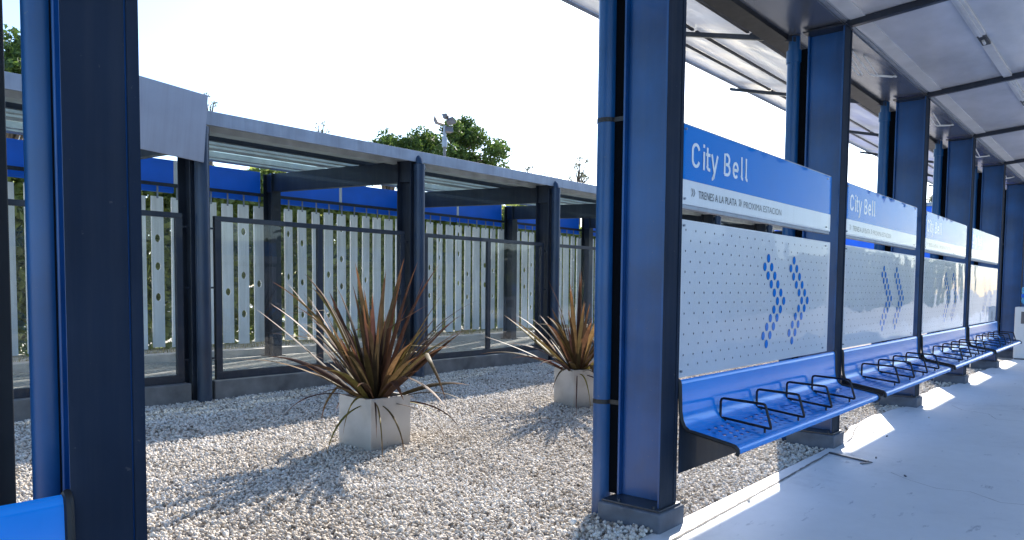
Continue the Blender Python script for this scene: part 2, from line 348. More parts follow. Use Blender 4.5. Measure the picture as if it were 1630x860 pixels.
ribbon('slab_joint', [(-1.0, 1.70), (3.3, 1.752), (4.5, 1.775), (5.86, 1.812)], 0.016)
ribbon('slab_joint', [(6.33, 1.84), (6.6, 1.86), (7.0, 1.95), (7.3, 2.0)], 0.014, z=0.007, seed=4)

ribbon('slab_crack', [(5.55, 1.30), (5.4, 1.15), (5.3, .98), (5.35, .80), (5.2, .62), (5.28, .40), (5.2, .1)], .0035, z=.003, seed=8)
ribbon('slab_crack', [(9.3, 1.6), (9.0, 1.45), (8.9, 1.2), (8.6, 1.1), (8.65, .7)], .004, z=.003, seed=12)
# ------------------------------------------------------------ gravel stones
def ico():
    t = (1 + 5 ** .5) / 2
    v = np.array([(-1, t, 0), (1, t, 0), (-1, -t, 0), (1, -t, 0), (0, -1, t), (0, 1, t), (0, -1, -t), (0, 1, -t), (t, 0, -1), (t, 0, 1), (-t, 0, -1), (-t, 0, 1)], float)
    v /= np.linalg.norm(v[0])
    f = np.array([(0, 11, 5), (0, 5, 1), (0, 1, 7), (0, 7, 10), (0, 10, 11), (1, 5, 9), (5, 11, 4), (11, 10, 2), (10, 7, 6), (7, 1, 8), (3, 9, 4), (3, 4, 2), (3, 2, 6), (3, 6, 8), (3, 8, 9), (4, 9, 5), (2, 4, 11), (6, 2, 10), (8, 6, 7), (9, 8, 1)])
    return v, f
def np_mesh(name, V, F, mat):
    me = bpy.data.meshes.new(name); nv = len(V); nf = len(F); k = F.shape[1]
    me.vertices.add(nv); me.vertices.foreach_set('co', V.astype(np.float32).ravel())
    me.loops.add(nf * k); me.loops.foreach_set('vertex_index', F.astype(np.int32).ravel())
    me.polygons.add(nf); me.polygons.foreach_set('loop_start', np.arange(0, nf * k, k, dtype=np.int32))
    me.update(calc_edges=True); me.materials.append(mat.m)
    o = bpy.data.objects.new(name, me); COL.objects.link(o); return o
def rot_mats(n):
    q = rng.normal(size=(n, 4)); q /= np.linalg.norm(q, axis=1)[:, None]; a, b_, c, d = q.T
    return np.stack([np.stack([a*a+b_*b_-c*c-d*d, 2*(b_*c-a*d), 2*(b_*d+a*c)], -1), np.stack([2*(b_*c+a*d), a*a-b_*b_+c*c-d*d, 2*(c*d-a*b_)], -1), np.stack([2*(b_*d-a*c), 2*(c*d+a*b_), a*a-b_*b_-c*c+d*d], -1)], 1)
def stones(P, size):
    n = len(P); v, f = ico()
    sc = size[:, None] * np.stack([rng.uniform(.8, 1.35, n), rng.uniform(.65, 1.0, n), rng.uniform(.45, .8, n)], -1)
    V = v[None] * (1 + rng.uniform(-.22, .22, (n, 12, 1))); V = V * sc[:, None, :]
    V = np.einsum('nij,nkj->nki', rot_mats(n), V) + P[:, None, :]
    F = f[None] + (np.arange(n) * 12)[:, None, None]
    return V.reshape(-1, 3), F.reshape(-1, 3)
def scatter(x0, x1, y0, y1, dens):
    n = int((x1 - x0) * (y1 - y0) * dens); return np.stack([rng.uniform(x0, x1, n), rng.uniform(y0, y1, n)], -1)
pts = []; sz = []
for (x0, x1, y0, y1, dn, s) in [(0.3, 5.0, 1.9, 5.5, 3300, 0.0112), (5.0, 8.5, 1.9, 5.5, 2200, 0.0132), (0.3, 8.5, 5.5, 7.83, 1900, 0.0138), (8.5, 14, 1.95, 7.83, 1200, 0.0165)]:
    p = scatter(x0, x1, y0, y1, dn)
    # keep what the camera's side can see: within the wedge
    ang = np.degrees(np.arctan2(p[:, 1], p[:, 0])); p = p[(ang > 5) & (ang < 82)]
    pts.append(p); sz.append(np.full(len(p), s) * rng.uniform(.6, 1.35, len(p)))
P2 = np.concatenate(pts); SZ = np.concatenate(sz)
def edge_y(x): return np.where(x < 6.3, 1.895, 1.93 + 0.14 * np.maximum(0, np.sin(np.pi * ((x - 6.35) % 2.75) / 2.75)))
keep = P2[:, 1] > edge_y(P2[:, 0]) + rng.uniform(-.02, .01, len(P2))
for cx, cy, hw, a in [(3.793, 4.655, 0.205, 0), (6.605, 4.615, 0.205, R(-22))]:
    dx = P2[:, 0] - cx; dy = P2[:, 1] - cy; u = dx * math.cos(a) + dy * math.sin(a); v_ = -dx * math.sin(a) + dy * math.cos(a)
    keep &= ~((abs(u) < hw) & (abs(v_) < hw))
P2 = P2[keep]; SZ = SZ[keep]
zz = -0.018 + rng.uniform(-.006, .012, len(P2)) + 0.008 * np.sin(P2[:, 0] * 2.3 + P2[:, 1]) * np.sin(P2[:, 1] * 1.9)
# little heap of stones at the foot of the nearest column
P3 = np.concatenate([P2, zz[:, None]], 1)
hx = rng.normal(0, .12, (260, 2)) * (1.3, .8) + (3.22, 1.98); hz = 0.0 + 0.03 * np.exp(-(((hx[:, 0] - 3.22) / .2) ** 2)) * rng.uniform(.3, 1, 260)
ok = hx[:, 1] > 1.86; P3 = np.concatenate([P3, np.concatenate([hx[ok], hz[ok, None]], 1)]); SZ = np.concatenate([SZ, np.full(ok.sum(), .015) * rng.uniform(.7, 1.3, ok.sum())])
V, F = stones(P3, SZ)
o = np_mesh('gravel', V, F, STONE); tag(o, 'pale cream stone chippings covering the bed between the two shelters', 'gravel', kind='stuff')

# ------------------------------------------------------------ right row: columns
YF = 1.88; X0 = 0.805; DX = 2.75
def XK(k): return X0 + DX * k
names = ['foreground navy steel column at the left of the photo, beside the blue bench end', 'tall navy steel column just left of the first City Bell sign, with its pipe', 'navy steel column between the first and second City Bell signs',
         'navy steel column between the second and third City Bell signs', 'navy steel column between the third and fourth City Bell signs', 'navy steel column just past the last City Bell sign', 'navy steel column standing left of the white water dispenser', 'farthest navy steel column, beyond the water dispenser']
GC = 'navy columns along the platform edge'
def column_right():
    t = thing('steel_column', names[0], 'column', (XK(0), YF, 0), group=GC)
    m = MB(); H = 3.29
    m.box(-.165, 0, .0005, .013, .112, H); m.box(-.082, 0, .297, .31, .112, H); m.box(-.050, -.037, .013, .297, .112, H)
    m.build('h_beam', NAVY, t, 0.003)
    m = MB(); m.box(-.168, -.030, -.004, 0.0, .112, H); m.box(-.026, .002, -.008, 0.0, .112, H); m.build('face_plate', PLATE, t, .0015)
    p = MB(); p.tube([(-.062, .425, -.03), (-.062, .425, 3.18)], .053, 28); p.tube([(-.062, .425, 3.10), (-.062, .425, 3.20)], .061, 28); p.tube([(-.062, .425, 3.2), (-.062, .425, 3.31)], .046, 24)
    p.build('downpipe', PIPE, t, smooth=True)
    m = MB(); m.box(-.066, -.060, .3105, .374, .112, 3.2); m.build('joint_fin', INK, t)
    for z in (.62, 2.16):
        c = MB(); c.tube([(-.062, .425, z - .012), (-.062, .425, z + .012)], .0555, 24); c.box(-.075, -.05, .312, .375, z - .012, z + .012); c.build('pipe_clamp', BLACK, t)
    q = MB(); q.box(-.20, .03, -.02, .33, .1, .112); q.build('base_plate', NAVY2, t, .002)
    q = MB(); q.box(-.225, .045, -.035, .34, -.03, .0995); q.build('concrete_plinth', PLINTH, t, .008)
    e = MB(); e.box(-.18, .012, -.01, .318, H + .001, H + .012); e.build('cap_plate', NAVY2, t)
    for sx in (-.185, .012):
        for sy in (.02, .23): MB().tube([(sx, sy, .112), (sx, sy, .126)], .009, 6).build('anchor_bolt', NAVY2, t)
    return t
c0 = column_right()
for k in range(1, 8): dup(c0, (XK(k), YF, 0), names[k])

# dark square post at the left frame edge, behind the bench
t = thing('square_post', 'dark square steel post at the very left edge, behind the blue bench back', 'post', (0.55, 2.5, 0))
m = MB(); m.box(-.14, .155, 0, .2, 0.02, 3.1); m.build('shaft', BLACK, t, .004)
m = MB(); m.box(-.2, .2, -.04, .26, -.02, .02); m.build('base_plate', NAVY2, t, .002)

# ------------------------------------------------------------ benches
GB = 'blue perforated benches between the navy columns'
def bench():
    t = thing('bench', '', 'bench', (XK(-1), YF, 0), group=GB)
    prof = [(.016, .742), (.010, .758), (0.0, .765), (-.008, .758), (-.012, .74), (-.018, .60), (-.026, .555), (-.042, .52), (-.07, .501), (-.11, .495), (-.30, .462), (-.325, .456), (-.338, .444), (-.341, .428), (-.334, .414)]
    th = .006; m = MB(); n = len(prof); x0, x1 = .02, 2.565
    nrm = []
    for i in range(n):
        a = Vector(prof[max(0, i - 1)]); c = Vector(prof[min(n - 1, i + 1)]); d = (c - a).normalized(); nrm.append(Vector((d.y, -d.x)))
    inner = [(p[0] - q.x * th, p[1] - q.y * th) for p, q in zip(prof, nrm)]
    nx = 2
    poly = prof + inner[::-1]
    vs = []; fs = []
    for x in (x0, x1): vs += [(x, y, z) for y, z in poly]
    N = len(poly)
    for i in range(N): fs.append((i, (i + 1) % N, N + (i + 1) % N, N + i))
    for e in (0, N):
        for i in range(n - 1): fs.append((e + i, e + i + 1, e + N - 2 - i, e + N - 1 - i))
    m.add(vs, fs); s = m.build('seat_shell', BENCH, t, smooth=True)
    for x in (.01, 2.575):
        r = MB(); pth = [(x, y, z) for y, z in prof]; r.tube(pth, .011, 8); r.build('edge_trim', BLACK, t, smooth=True)
    for x in (.03, 2.535):
        r = MB(); r.prism_x([(0.0, .26), (0.0, .56), (-.025, .535), (-.05, .5), (-.09, .483), (-.318, .444), (-.322, .425)], x, x + .012); r.build('bracket', NAVY2, t)
    for x in (.45, .965, 1.472, 1.972):
        a, b_ = .014, .02
        P = [(-.04, .518), (-.04, .61), (-.045, .622), (-.058, .627), (-.285, .619), (-.298, .615), (-.303, .603), (-.334, .495), (-.334, .489), (-.325, .487), (-.055, .516)]
        r = MB(); r.tube([(x, y, z) for y, z in P], .0075, 8, closed=True)
        r.tube([(x, -.07, .485), (x, -.07, .514)], .006, 6); r.tube([(x, -.30, .455), (x, -.30, .49)], .006, 6)
        r.build('armrest', ROD, t, smooth=True)
    return t
bt0 = bench(); bt0['label'] = 'blue bench cut off at the bottom left corner, only the back of its end showing'
for k, l in ((1, 'nearest full blue bench, under the first City Bell sign'), (2, 'second full blue bench, under the second City Bell sign'),
             (3, 'third full blue bench, under the third City Bell sign'), (4, 'farthest blue bench, ending before the water dispenser')):
    dup(bt0, (XK(k), YF, 0), l)

# ------------------------------------------------------------ signs and panels
def text_mesh(s, name, mat, parent, x, z, width, cap, yoff, offset=0.0):
    def ev(body):
        cu = bpy.data.curves.new('t', 'FONT'); cu.body = body; cu.size = 1; cu.extrude = 0.0; cu.offset = offset
        ob = bpy.data.objects.new('t', cu); COL.objects.link(ob); bpy.context.view_layer.update()
        me = bpy.data.meshes.new_from_object(ob.evaluated_get(bpy.context.evaluated_depsgraph_get()))
        COL.objects.unlink(ob); bpy.data.objects.remove(ob); return me
    me = ev(s); mc = ev('B'); H = max(v.co.y for v in mc.vertices) - min(v.co.y for v in mc.vertices)
    xs = [v.co.x for v in me.vertices]; x0, x1 = min(xs), max(xs); base = min(v.co.y for v in mc.vertices)
    for v in me.vertices: v.co = ((v.co.x - x0) / (x1 - x0) * width + x, yoff, (v.co.y - base) / H * cap + z)
    me.name = name; me.materials.append(mat.m)
    bm = bmesh.new(); bm.from_mesh(me); bmesh.ops.recalc_face_normals(bm, faces=bm.faces)
    for f in bm.faces:
        if f.normal.y > 0: f.normal_flip()
    bm.to_mesh(me); bm.free()
    o = bpy.data.objects.new(name, me); COL.objects.link(o); o.parent = parent; return o
def arc(cx, cz, rx, rz, a0, a1, n=10):
    return [(cx + rx * math.cos(R(a0 + (a1 - a0) * i / n)), cz + rz * math.sin(R(a0 + (a1 - a0) * i / n))) for i in range(n + 1)]
def stroke_letters(parent):
    cap, xh, wd = .132, .098, .0185; Z = 1.893; L = []
    h = wd / 2
    def C_(x): return [arc(x + .047, cap - .045, .038, .036, 15, 180, 12) + arc(x + .047, .045, .038, .036, 180, 345, 12)]
    def i_(x): return [[(x, 0), (x, xh)], [(x, cap - .012), (x, cap + .006)]]
    def t_(x): return [[(x, cap - .005), (x, .026)] + arc(x + .024, .030, .024, .021, 180, 275, 6) + [(x + .036, .009)], [(x - .018, xh - h), (x + .034, xh - h)]]
    def y_(x): return [[(x, xh), (x + .036, .0)], [(x + .076, xh), (x + .030, -.026)] + arc(x + .010, -.016, .018, .020, -20, -95, 5)]
    def B_(x): return [[(x, h), (x, cap - h), (x + .03, cap - h)] + arc(x + .03, cap - h - .028, .030, .028, 90, -90, 8) + [(x, cap - h - .056)], [(x + .03, cap - h - .056)] + arc(x + .034, h + .0285, .034, .0285, 90, -90, 8) + [(x - .0, h)]]
    def e_(x): return [[(x + .01, xh / 2), (x + .066, xh / 2)] + arc(x + .037, xh / 2 + .006, .030, xh / 2 - h - .006, 0, 180, 10) + arc(x + .037, xh / 2 - .006, .030, xh / 2 - h - .006, 180, 318, 9)]
    def l_(x): return [[(x, cap + .004), (x, .026)] + arc(x + .020, .029, .020, .020, 180, 275, 6)]
    def word(items, name):
        m = MB()
        for fn, x in items:
            for path in fn(x):
                P = [Vector(p) for p in path]; P = [p for i, p in enumerate(P) if i == 0 or (p - P[i - 1]).length > 1e-5]; lft = []; rgt = []
                for i, p in enumerate(P):
                    a = P[max(0, i - 1)]; c = P[min(len(P) - 1, i + 1)]; d = (c - a).normalized(); nr = Vector((-d.y, d.x)); k = 1.0
                    if 0 < i < len(P) - 1: 
                        cs = max(.6, nr.dot(Vector((-(P[i] - a).normalized().y, (P[i] - a).normalized().x)))); k = 1 / cs
                    ww = h * (1 if abs(d.y) > .5 else .92); lft.append(p + nr * ww * k); rgt.append(p - nr * ww * k)
                n = len(P); vs = [(q.x, -.0030 - .0001 * len(m.v) / 50, q.y + Z) for q in lft + rgt]
                m.add(vs, [(i, i + 1, n + i + 1, n + i) for i in range(n - 1)])
        o = m.build(name, LETTER, parent)
        o.modifiers.new('solid', 'SOLIDIFY').thickness = .0012
    word([(C_, .105), (i_, .245), (t_, .287), (y_, .338)], 'lettering'); word([(B_, .507), (e_, .618), (l_, .738), (l_, .802)], 'lettering')
def sign():
    t = thing('station_sign', '', 'sign', (XK(1), YF, 0), group='station name signs')
    m = MB(); m.box(.004, 2.385, 0.0, .05, 1.822, 2.105); m.build('name_board', BLUE, t, .002)
    m = MB(); m.box(.004, 2.385, 0.0, .05, 1.692, 1.8215); m.build('direction_band', WHITE, t, .002)
    m = MB(); m.box(.004, 2.385, .006, .044, 1.672, 1.6915); m.box(.004, 2.385, .004, .046, 2.1055, 2.112); m.build('edge_profile', GALV, t)
    stroke_letters(t)
    text_mesh('TRENES A LA PLATA', 'direction_text', GREYTXT, t, .193, 1.736, .49, .040, -.0025, 0.004)
    text_mesh('PROXIMA ESTACION', 'direction_text', GREYTXT, t, .782, 1.736, .60, .038, -.0025, -0.008)
    m = MB()
    for x in (.108, .130, .712, .73):
        w_, h = .014, .021; y = -.003
        for sg in (1, -1):
            m.add([(x, y, 1.76 + sg * h), (x + .007, y, 1.76 + sg * h), (x + w_ + .007, y, 1.76), (x + w_, y, 1.76)], [(0, 1, 2, 3)])
    m.build('arrow_marks', GREYTXT, t)
    m = MB(); m.box(.006, 2.31, -.016, -.011, 1.70, 2.10); m.build('clear_cover', COVER, t)
    for x in (.03, 2.28):
        for z in (1.72, 2.08): MB().tube([(x, -.0005, z), (x, -.011, z)], .006, 10).build('fixing_stud', GALV, t)
    for z in (1.75, 2.0): MB().box(2.385, 2.575, .06, .085, z, z + .05).build('fixing_bar', NAVY2, t)
    return t
sg = sign(); sg['label'] = 'nearest blue City Bell sign, the largest, with its lettering fully readable'
for k, l in ((2, 'second blue City Bell sign, washed out by pale sky reflections'), (3, 'third blue City Bell sign, over the third bench'), (4, 'smallest and farthest blue City Bell sign, over the last bench')):
    dup(sg, (XK(k), YF, 0), l)
HOLE = painted('hole_dark', (0.05, 0.06, 0.09), 0.8, 0, 0.2, 8, 0)
PANEL = painted('perforated_sheet', (0.58, 0.61, 0.66), 0.4, 0.1, 0.05, 1.5, 0.02)
def panel():
    t = thing('perforated_panel', '', 'panel', (XK(1), YF, 0), group='perforated grey panels under the station signs')
    m = MB(); m.box(.004, 2.40, 0, .018, .776, 1.612); m.build('sheet', PANEL, t, .002)
    small = MB(); big = MB(); rim = MB()
    big_set = set()
    offs = [(0,), (-1, 1), (0, 2), (1, 3), (2, 4), (3, 5), (2, 4), (1, 3), (0, 2), (-1, 1), (0,)]
    hx = .0567; zx = .0553; gx0 = 4.747 - XK(1); gz0 = 1.448
    for c in (0, 8):
        for r_, os_ in enumerate(offs):
            for o_ in os_: big_set.add((r_, c + o_))
    def disc(mb, x, z, rx, rz, y, n=14): 
        mb.add([(x + rx * math.cos(2 * math.pi * i / n), y, z + rz * math.sin(2 * math.pi * i / n)) for i in range(n)], [tuple(range(n))])
    for r_ in range(-2, 12):
        for h in range(-30, 30):
            if (r_ + h) % 2: continue
            x = gx0 + h * hx; z = gz0 - r_ * zx
            if not (.04 < x < 2.36 and .80 < z < 1.59): continue
            if (r_, h) in big_set: disc(big, x, z, .0265, .0265, -.0022, 22); disc(rim, x, z, .0285, .0285, -.0012, 22)
            else: disc(small, x, z, .0052, .0065, -.0015, 8)
    small.build('perforations', HOLE, t); rim.build('arrow_rim', HOLE, t); big.build('arrow_dots', BLUE, t)
    m = MB(); m.box(.006, 2.31, -.016, -.011, .79, 1.60); m.build('clear_cover', COVER, t)
    for x in (.03, 2.28):
        for z in (.81, 1.58): MB().tube([(x, -.0005, z), (x, -.011, z)], .006, 10).build('fixing_stud', GALV, t)
    for z in (.9, 1.4): MB().box(2.39, 2.575, .06, .085, z, z + .05).build('fixing_bar', NAVY2, t)
    return t
pn = panel(); pn['label'] = 'nearest grey perforated panel with large blue arrow dots, above the first bench'
for k, l in ((2, 'second grey perforated panel, above the second bench'), (3, 'third grey perforated panel, above the third bench'), (4, 'farthest narrow-looking grey perforated panel, above the last bench')):
    dup(pn, (XK(k), YF, 0), l)

# ------------------------------------------------------------ canopies over the right row
t = thing('platform_canopy', 'pale glossy ceiling over the platform on dark cross beams', 'canopy', (0, YF, 0))
zc = lambda y: 3.345 + .08 * (-y)      # local y (negative outward)
zf = lambda y: zc(y)
for k in range(-2, 10):
    xa, xb = XK(k) - .0875 + .0003, XK(k + 1) - .0875 - .0003
    m = MB(); m.prism_x([(0, zc(0)), (-3.2, zc(-3.2)), (-3.2, zc(-3.2) + .05), (0, zc(0) + .05)], xa, xb); m.build('ceiling_panel', CEIL, t)
for k in range(-1, 10):
    x = XK(k) - .0875; m = MB(); m.prism_x([(.012, zc(0) - .055), (-3.18, zc(-3.18) - .055), (-3.18, zc(-3.18) - .003), (.012, zc(0) - .003)], x - .026, x + .026); m.build('cross_beam', NAVY2, t, .003)
m = MB(); m.box(XK(-2), XK(10) - .1, .002, .028, zc(0) - .012, zc(0) + .07); m.build('edge_strip', GALV, t)
m = MB(); m.prism_x([(-.02, zc(-.02) - .001), (-.02, zc(-.02) - .008), (-.13, zc(-.13) - .008), (-.13, zc(-.13) - .001)], XK(-2), XK(10) - .1); m.build('border_strip', CABLE, t)
for k in range(-1, 9):
    m = MB(); y = -.71; z = zc(y) - .002; a = XK(k) - .055; e = XK(k + 1) - .12; md = a + (e - a) * .42
    m.prism_x([(y - .035, z + .003), (y - .035, z - .018), (y + .035, z - .023), (y + .035, z - .003)], a, md); m.prism_x([(y - .035, z + .003), (y - .035, z - .018), (y + .035, z - .023), (y + .035, z - .003)], md + .30, e)
    m.prism_x([(y - .012, z - .019), (y - .012, z - .03), (y + .012, z - .032), (y + .012, z - .022)], a, md)
    cc = m.build('cable_tray', CABLE, t)
    m = MB(); m.prism_x([(y - .03, z - .002), (y - .03, z - .02), (y + .03, z - .024), (y + .03, z - .006)], md + .001, md + .299); j = m.build('lamp_socket', BLACK, t)
    m = MB(); m.tube([(md + .12, y, z - .03), (md + .2, y, z - .035)], .012, 8); jj = m.build('bulb_holder', CABLE, j)
t = thing('valley_gutter', 'shiny grey steel gutter running between the two canopies over the columns', 'gutter', (0, YF, 0))
m = MB(); g = [(.030, 3.318), (.46, 3.318), (.46, 3.46), (.45, 3.46), (.45, 3.33), (.04, 3.33), (.04, 3.46), (.030, 3.46)]; m.prism_x(g, XK(-2), XK(10)); m.build('trough', GUTTER, t)
for k in range(0, 9):
    m = MB(); x = XK(k)
    m.tube([(x + .60, .17, 3.31), (x + 1.14, .17, 3.235), (x + 1.22, .155, 3.235), (x + 1.62, .10, 3.30), (x + 1.66, .08, 3.317)], .008, 7)
    m.tube([(x + .52, .20, 3.31), (x + 1.05, .21, 3.215), (x + 1.03, .235, 3.21), (x + .45, .25, 3.30)], .008, 7)
    m.tube([(x + .80, .13, 3.31), (x + 1.28, .14, 3.25), (x + 1.7, .08, 3.315)], .007, 7)
    m.build('bent_conduit', CABLE, t, smooth=True)

t = thing('garden_canopy', 'grey metal canopy with thin ribs rising over the gravel from the column row', 'canopy', (0, YF, 0))
zg = lambda y: 3.345 + .25 * (y - .46)
for k in range(-2, 10):
    xa, xb = XK(k) - .0875 + .0003, XK(k + 1) - .0875 - .0003
    m = MB(); m.add([(xa, .465, zg(.465)), (xb, .465, zg(.465)), (xb, 2.08, zg(2.08)), (xa, 2.08, zg(2.08))], [(0, 1, 2, 3)]); m.build('roof_sheet', SHEET, t)
    for y in (.80, 1.31, 1.70):
        m = MB(); m.box(xa + .03, xb - .03, y - .012, y + .012, zg(y) - .022, zg(y) - .005); m.build('purlin', ROD, t)
for k in range(-1, 10):
    x = XK(k) - .0875; m = MB(); m.prism_x([(.40, zg(.40) - .07), (2.22, zg(2.22) - .065), (2.22, zg(2.22) - .028), (.40, zg(.40) - .028)], x - .02, x + .02); m.build('cross_beam', NAVY2, t, .003)
m = MB(); m.box(XK(-2), XK(10) - .1, .462, .62, 3.285, 3.34); m.build('shadow_gap_strip', BLACK, t)  # black strip standing in for the shaded gap beside the gutter
m = MB(); m.box(XK(-2), XK(10) - .1, 2.084, 2.10, zg(2.09) - .03, zg(2.09) + .05); m.build('front_edge', GALV, t)

# ------------------------------------------------------------ left shelter row
YL = 7.86; XA = 3.97; DL = 3.12
def XJ(j): return XA + DL * j
JS = list(range(-2, 8))
where = {-2: 'shelter post out to the left', -1: 'shelter post hidden left of the foreground column', 0: 'front shelter post just right of the foreground column, below the tilted grey sheet', 1: 'front shelter post behind the nearer flax plant', 2: 'front shelter post behind the farther flax plant',
         3: 'front shelter post hidden behind the tall navy column', 4: 'front shelter post seen under the first City Bell sign', 5: 'second front shelter post beyond the first City Bell sign', 6: 'third front shelter post beyond the first City Bell sign', 7: 'last front shelter post at the far end'}
def post_front():
    t = thing('shelter_post', '', 'post', (XJ(0), YL, 0), group='front posts of the glass shelter')
    m = MB(); H = 2.99; m.box(-.09, .09, -.03, -.018, -.03, H); m.box(-.09, .09, .238, .25, -.03, H); m.box(-.006, .006, -.018, .238, -.03, H); m.build('h_beam', NAVY2, t, .003)
    m = MB(); m.tube([(0, -.115, -.04), (0, -.115, 2.90)], .076, 24); m.tube([(0, -.115, 2.84), (0, -.115, 2.92)], .082, 24); m.tube([(0, -.115, 2.92), (0, -.105, 2.97), (0, -.03, 3.04)], .055, 16); m.build('downpipe', PIPE2, t, smooth=True)
    m = MB(); m.box(-.03, .03, -.05, -.031, .5, .53); m.box(-.03, .03, -.05, -.031, 1.9, 1.93); m.build('pipe_clamp', BLACK, t)
    m = MB(); m.prism_x([(.0, 2.69), (3.65, 2.82), (3.65, 3.12), (.0, 2.985)], -.05, .05); m.build('roof_beam', NAVY2, t, .003)
    return t
fp = post_front(); fp['label'] = where[0]
for j in (-1, 1, 2, 3, 4, 5, 6): dup(fp, (XJ(j), YL, 0), where[j])
wr = {-1: 'rear shelter post hidden behind the foreground column', 0: 'rear shelter post farthest left, behind the glass', 1: 'rear shelter post seen through glass left of the nearer flax', 2: 'rear shelter post behind the middle front post', 3: 'rear shelter post seen through glass between the two flax plants', 4: 'rear shelter post just left of the tall navy column', 5: 'rear shelter post beyond the tall column', 6: 'last rear shelter post'}
def post_rear():
    t = thing('shelter_rear_post', '', 'post', (XJ(0), 11.30, 0), group='rear posts of the glass shelter')
    m = MB(); m.box(-.09, .09, 0, .012, .0, 3.12); m.box(-.09, .09, .238, .25, 0, 3.12); m.box(-.006, .006, .012, .238, 0, 3.12); m.build('h_beam', NAVY2, t, .003)
    m = MB(); m.box(-.14, .14, -.03, .28, .0301, .045); m.build('base_plate', NAVY2, t)
    return t
rp = post_rear(); rp['label'] = wr[0]
for j in (-1, 1, 2, 3, 4, 5, 6): dup(rp, (XJ(j), 11.30, 0), wr[j])

bays = {-2: 'in the bay hidden left of the foreground column', -1: 'in the bay beside the foreground column', 0: 'in the bay behind the nearer flax plant', 1: 'in the bay between the two flax plants', 2: 'in the bay behind the farther flax plant', 3: 'in the bay behind the tall navy column', 4: 'in the bay seen below the first City Bell sign', 5: 'in the last far bay'}
def kerb():
    t = thing('concrete_kerb', '', 'kerb', (XJ(0), YL, 0), group='kerbs under the glass screens')
    m = MB(); m.box(.13, DL - .13, -.09, .17, -.05, .188); m.build('block', CONC, t, .012); 
    m = MB(); m.box(.09, .129, .02, .15, 0.0, .12); m.build('joint_wedge', PLINTH, t); return t
kb = kerb(); kb['label'] = 'grey concrete kerb ' + bays[0]
for j in (-2, -1, 1, 2, 3, 4, 5): dup(kb, (XJ(j), YL, 0), 'grey concrete kerb ' + bays[j])
def screen():
    t = thing('glass_screen', '', 'glass screen', (XJ(0), YL, 0), group='glass screens of the shelter')
    x0, x1 = .20, DL - .16; md = (x0 + x1) / 2 - .04; f = .055; m = MB()
    m.box(x0, x1, 0.0, .05, 1.945, 2.0); m.box(x0, x1, 0.0, .05, .19, .275)
    for x in (x0, md, x1 - .075): m.box(x, x + .075, 0.0, .05, .2755, 1.9445)
    m.build('frame', NAVY2, t, .003)
    for a, c in ((x0 + .075, md), (md + .075, x1 - .075)):
        m = MB(); m.box(a, c, .022, .028, .2755, 1.9445); m.build('pane', GLASS, t)
    for z in (.42, 1.2, 1.85):
        MB().box(.09, .20, .01, .03, z, z + .02).build('bracket', NAVY2, t); MB().box(x1, DL - .09, .01, .03, z, z + .02).build('bracket', NAVY2, t)
    return t
sc = screen(); sc['label'] = 'dark framed glass screen ' + bays[0]
for j in (-2, -1, 1, 2, 3, 4, 5): dup(sc, (XJ(j), YL, 0), 'dark framed glass screen ' + bays[j])

# shelter roof
t = thing('shelter_roof', 'low grey shelter roof with galvanised front fascia above the glass screens', 'roof', (0, YL, 0))
zr = lambda y: 3.0 + .063 * y
XL0, XL1 = XJ(-3), XJ(6) + .3
m = MB(); m.prism_x([(-.10, 2.955), (-.085, 2.955), (-.085, 3.09), (.22, 3.12), (.22, 3.13), (-.10, 3.105)], XL0, XL1); m.build('fascia', GALV, t, .003)
m = MB(); m.prism_x([(-.08, 3.045), (.95, zr(.95) + .05), (.95, zr(.95) + .062), (-.08, 3.057)], XL0, XL1); m.build('front_sheet', GALV, t)
for j in range(-3, 6):
    m = MB(); m.prism_x([(.955, zr(.955) + .05), (4.0, zr(4.0) + .05), (4.0, zr(4.0) + .058), (.955, zr(.955) + .058)], XJ(j) + .02, XJ(j + 1) - .02); m.build('translucent_sheet', TRANSL, t)
for y, wd_, hh in ((.28, .10, .10), (.62, .16, .06), (1.45, .10, .08), (2.05, .22, .05), (2.85, .10, .08), (3.5, .2, .05)):
    m = MB(); m.box(XL0, XL1, y, y + wd_, zr(y) + .045 - hh, zr(y) + .045); m.build('purlin', ROOFL, t)
m = MB(); m.box(XL0, XL1, 1.08, 1.15, zr(1.1) - .04, zr(1.1) + .045); m.build('long_beam', NAVY2, t)
for j in range(-2, 6):
    m = MB(); m.box(XJ(j) + 1.1, XJ(j) + 1.9, .42, .60, zr(.5) - .03, zr(.5) + .02); m.build('light_box', ROOFL, t, .006)

# blue boards
def board():
    t = thing('blue_board', '', 'board', (XJ(0), 11.62, 0), group='blue boards along the rear of the shelter')
    for a_, b_ in ((.10, DL / 2 - .03), (DL / 2 + .03, DL - .10)): MB().box(a_, b_, 0, .04, 2.655, 3.16).build('board_face', BOARD, t, .003)
    m = MB(); m.box(DL / 2 - .03, DL / 2 + .03, -.004, .036, 2.80, 3.16); m.build('joint_strip', WHITE, t)
    return t
bd = board(); bd['label'] = 'bright blue horizontal board ' + bays[0]
for j in (-2, -1, 1, 2, 3, 4, 5): dup(bd, (XJ(j), 11.62, 0), 'bright blue horizontal board ' + bays[j])

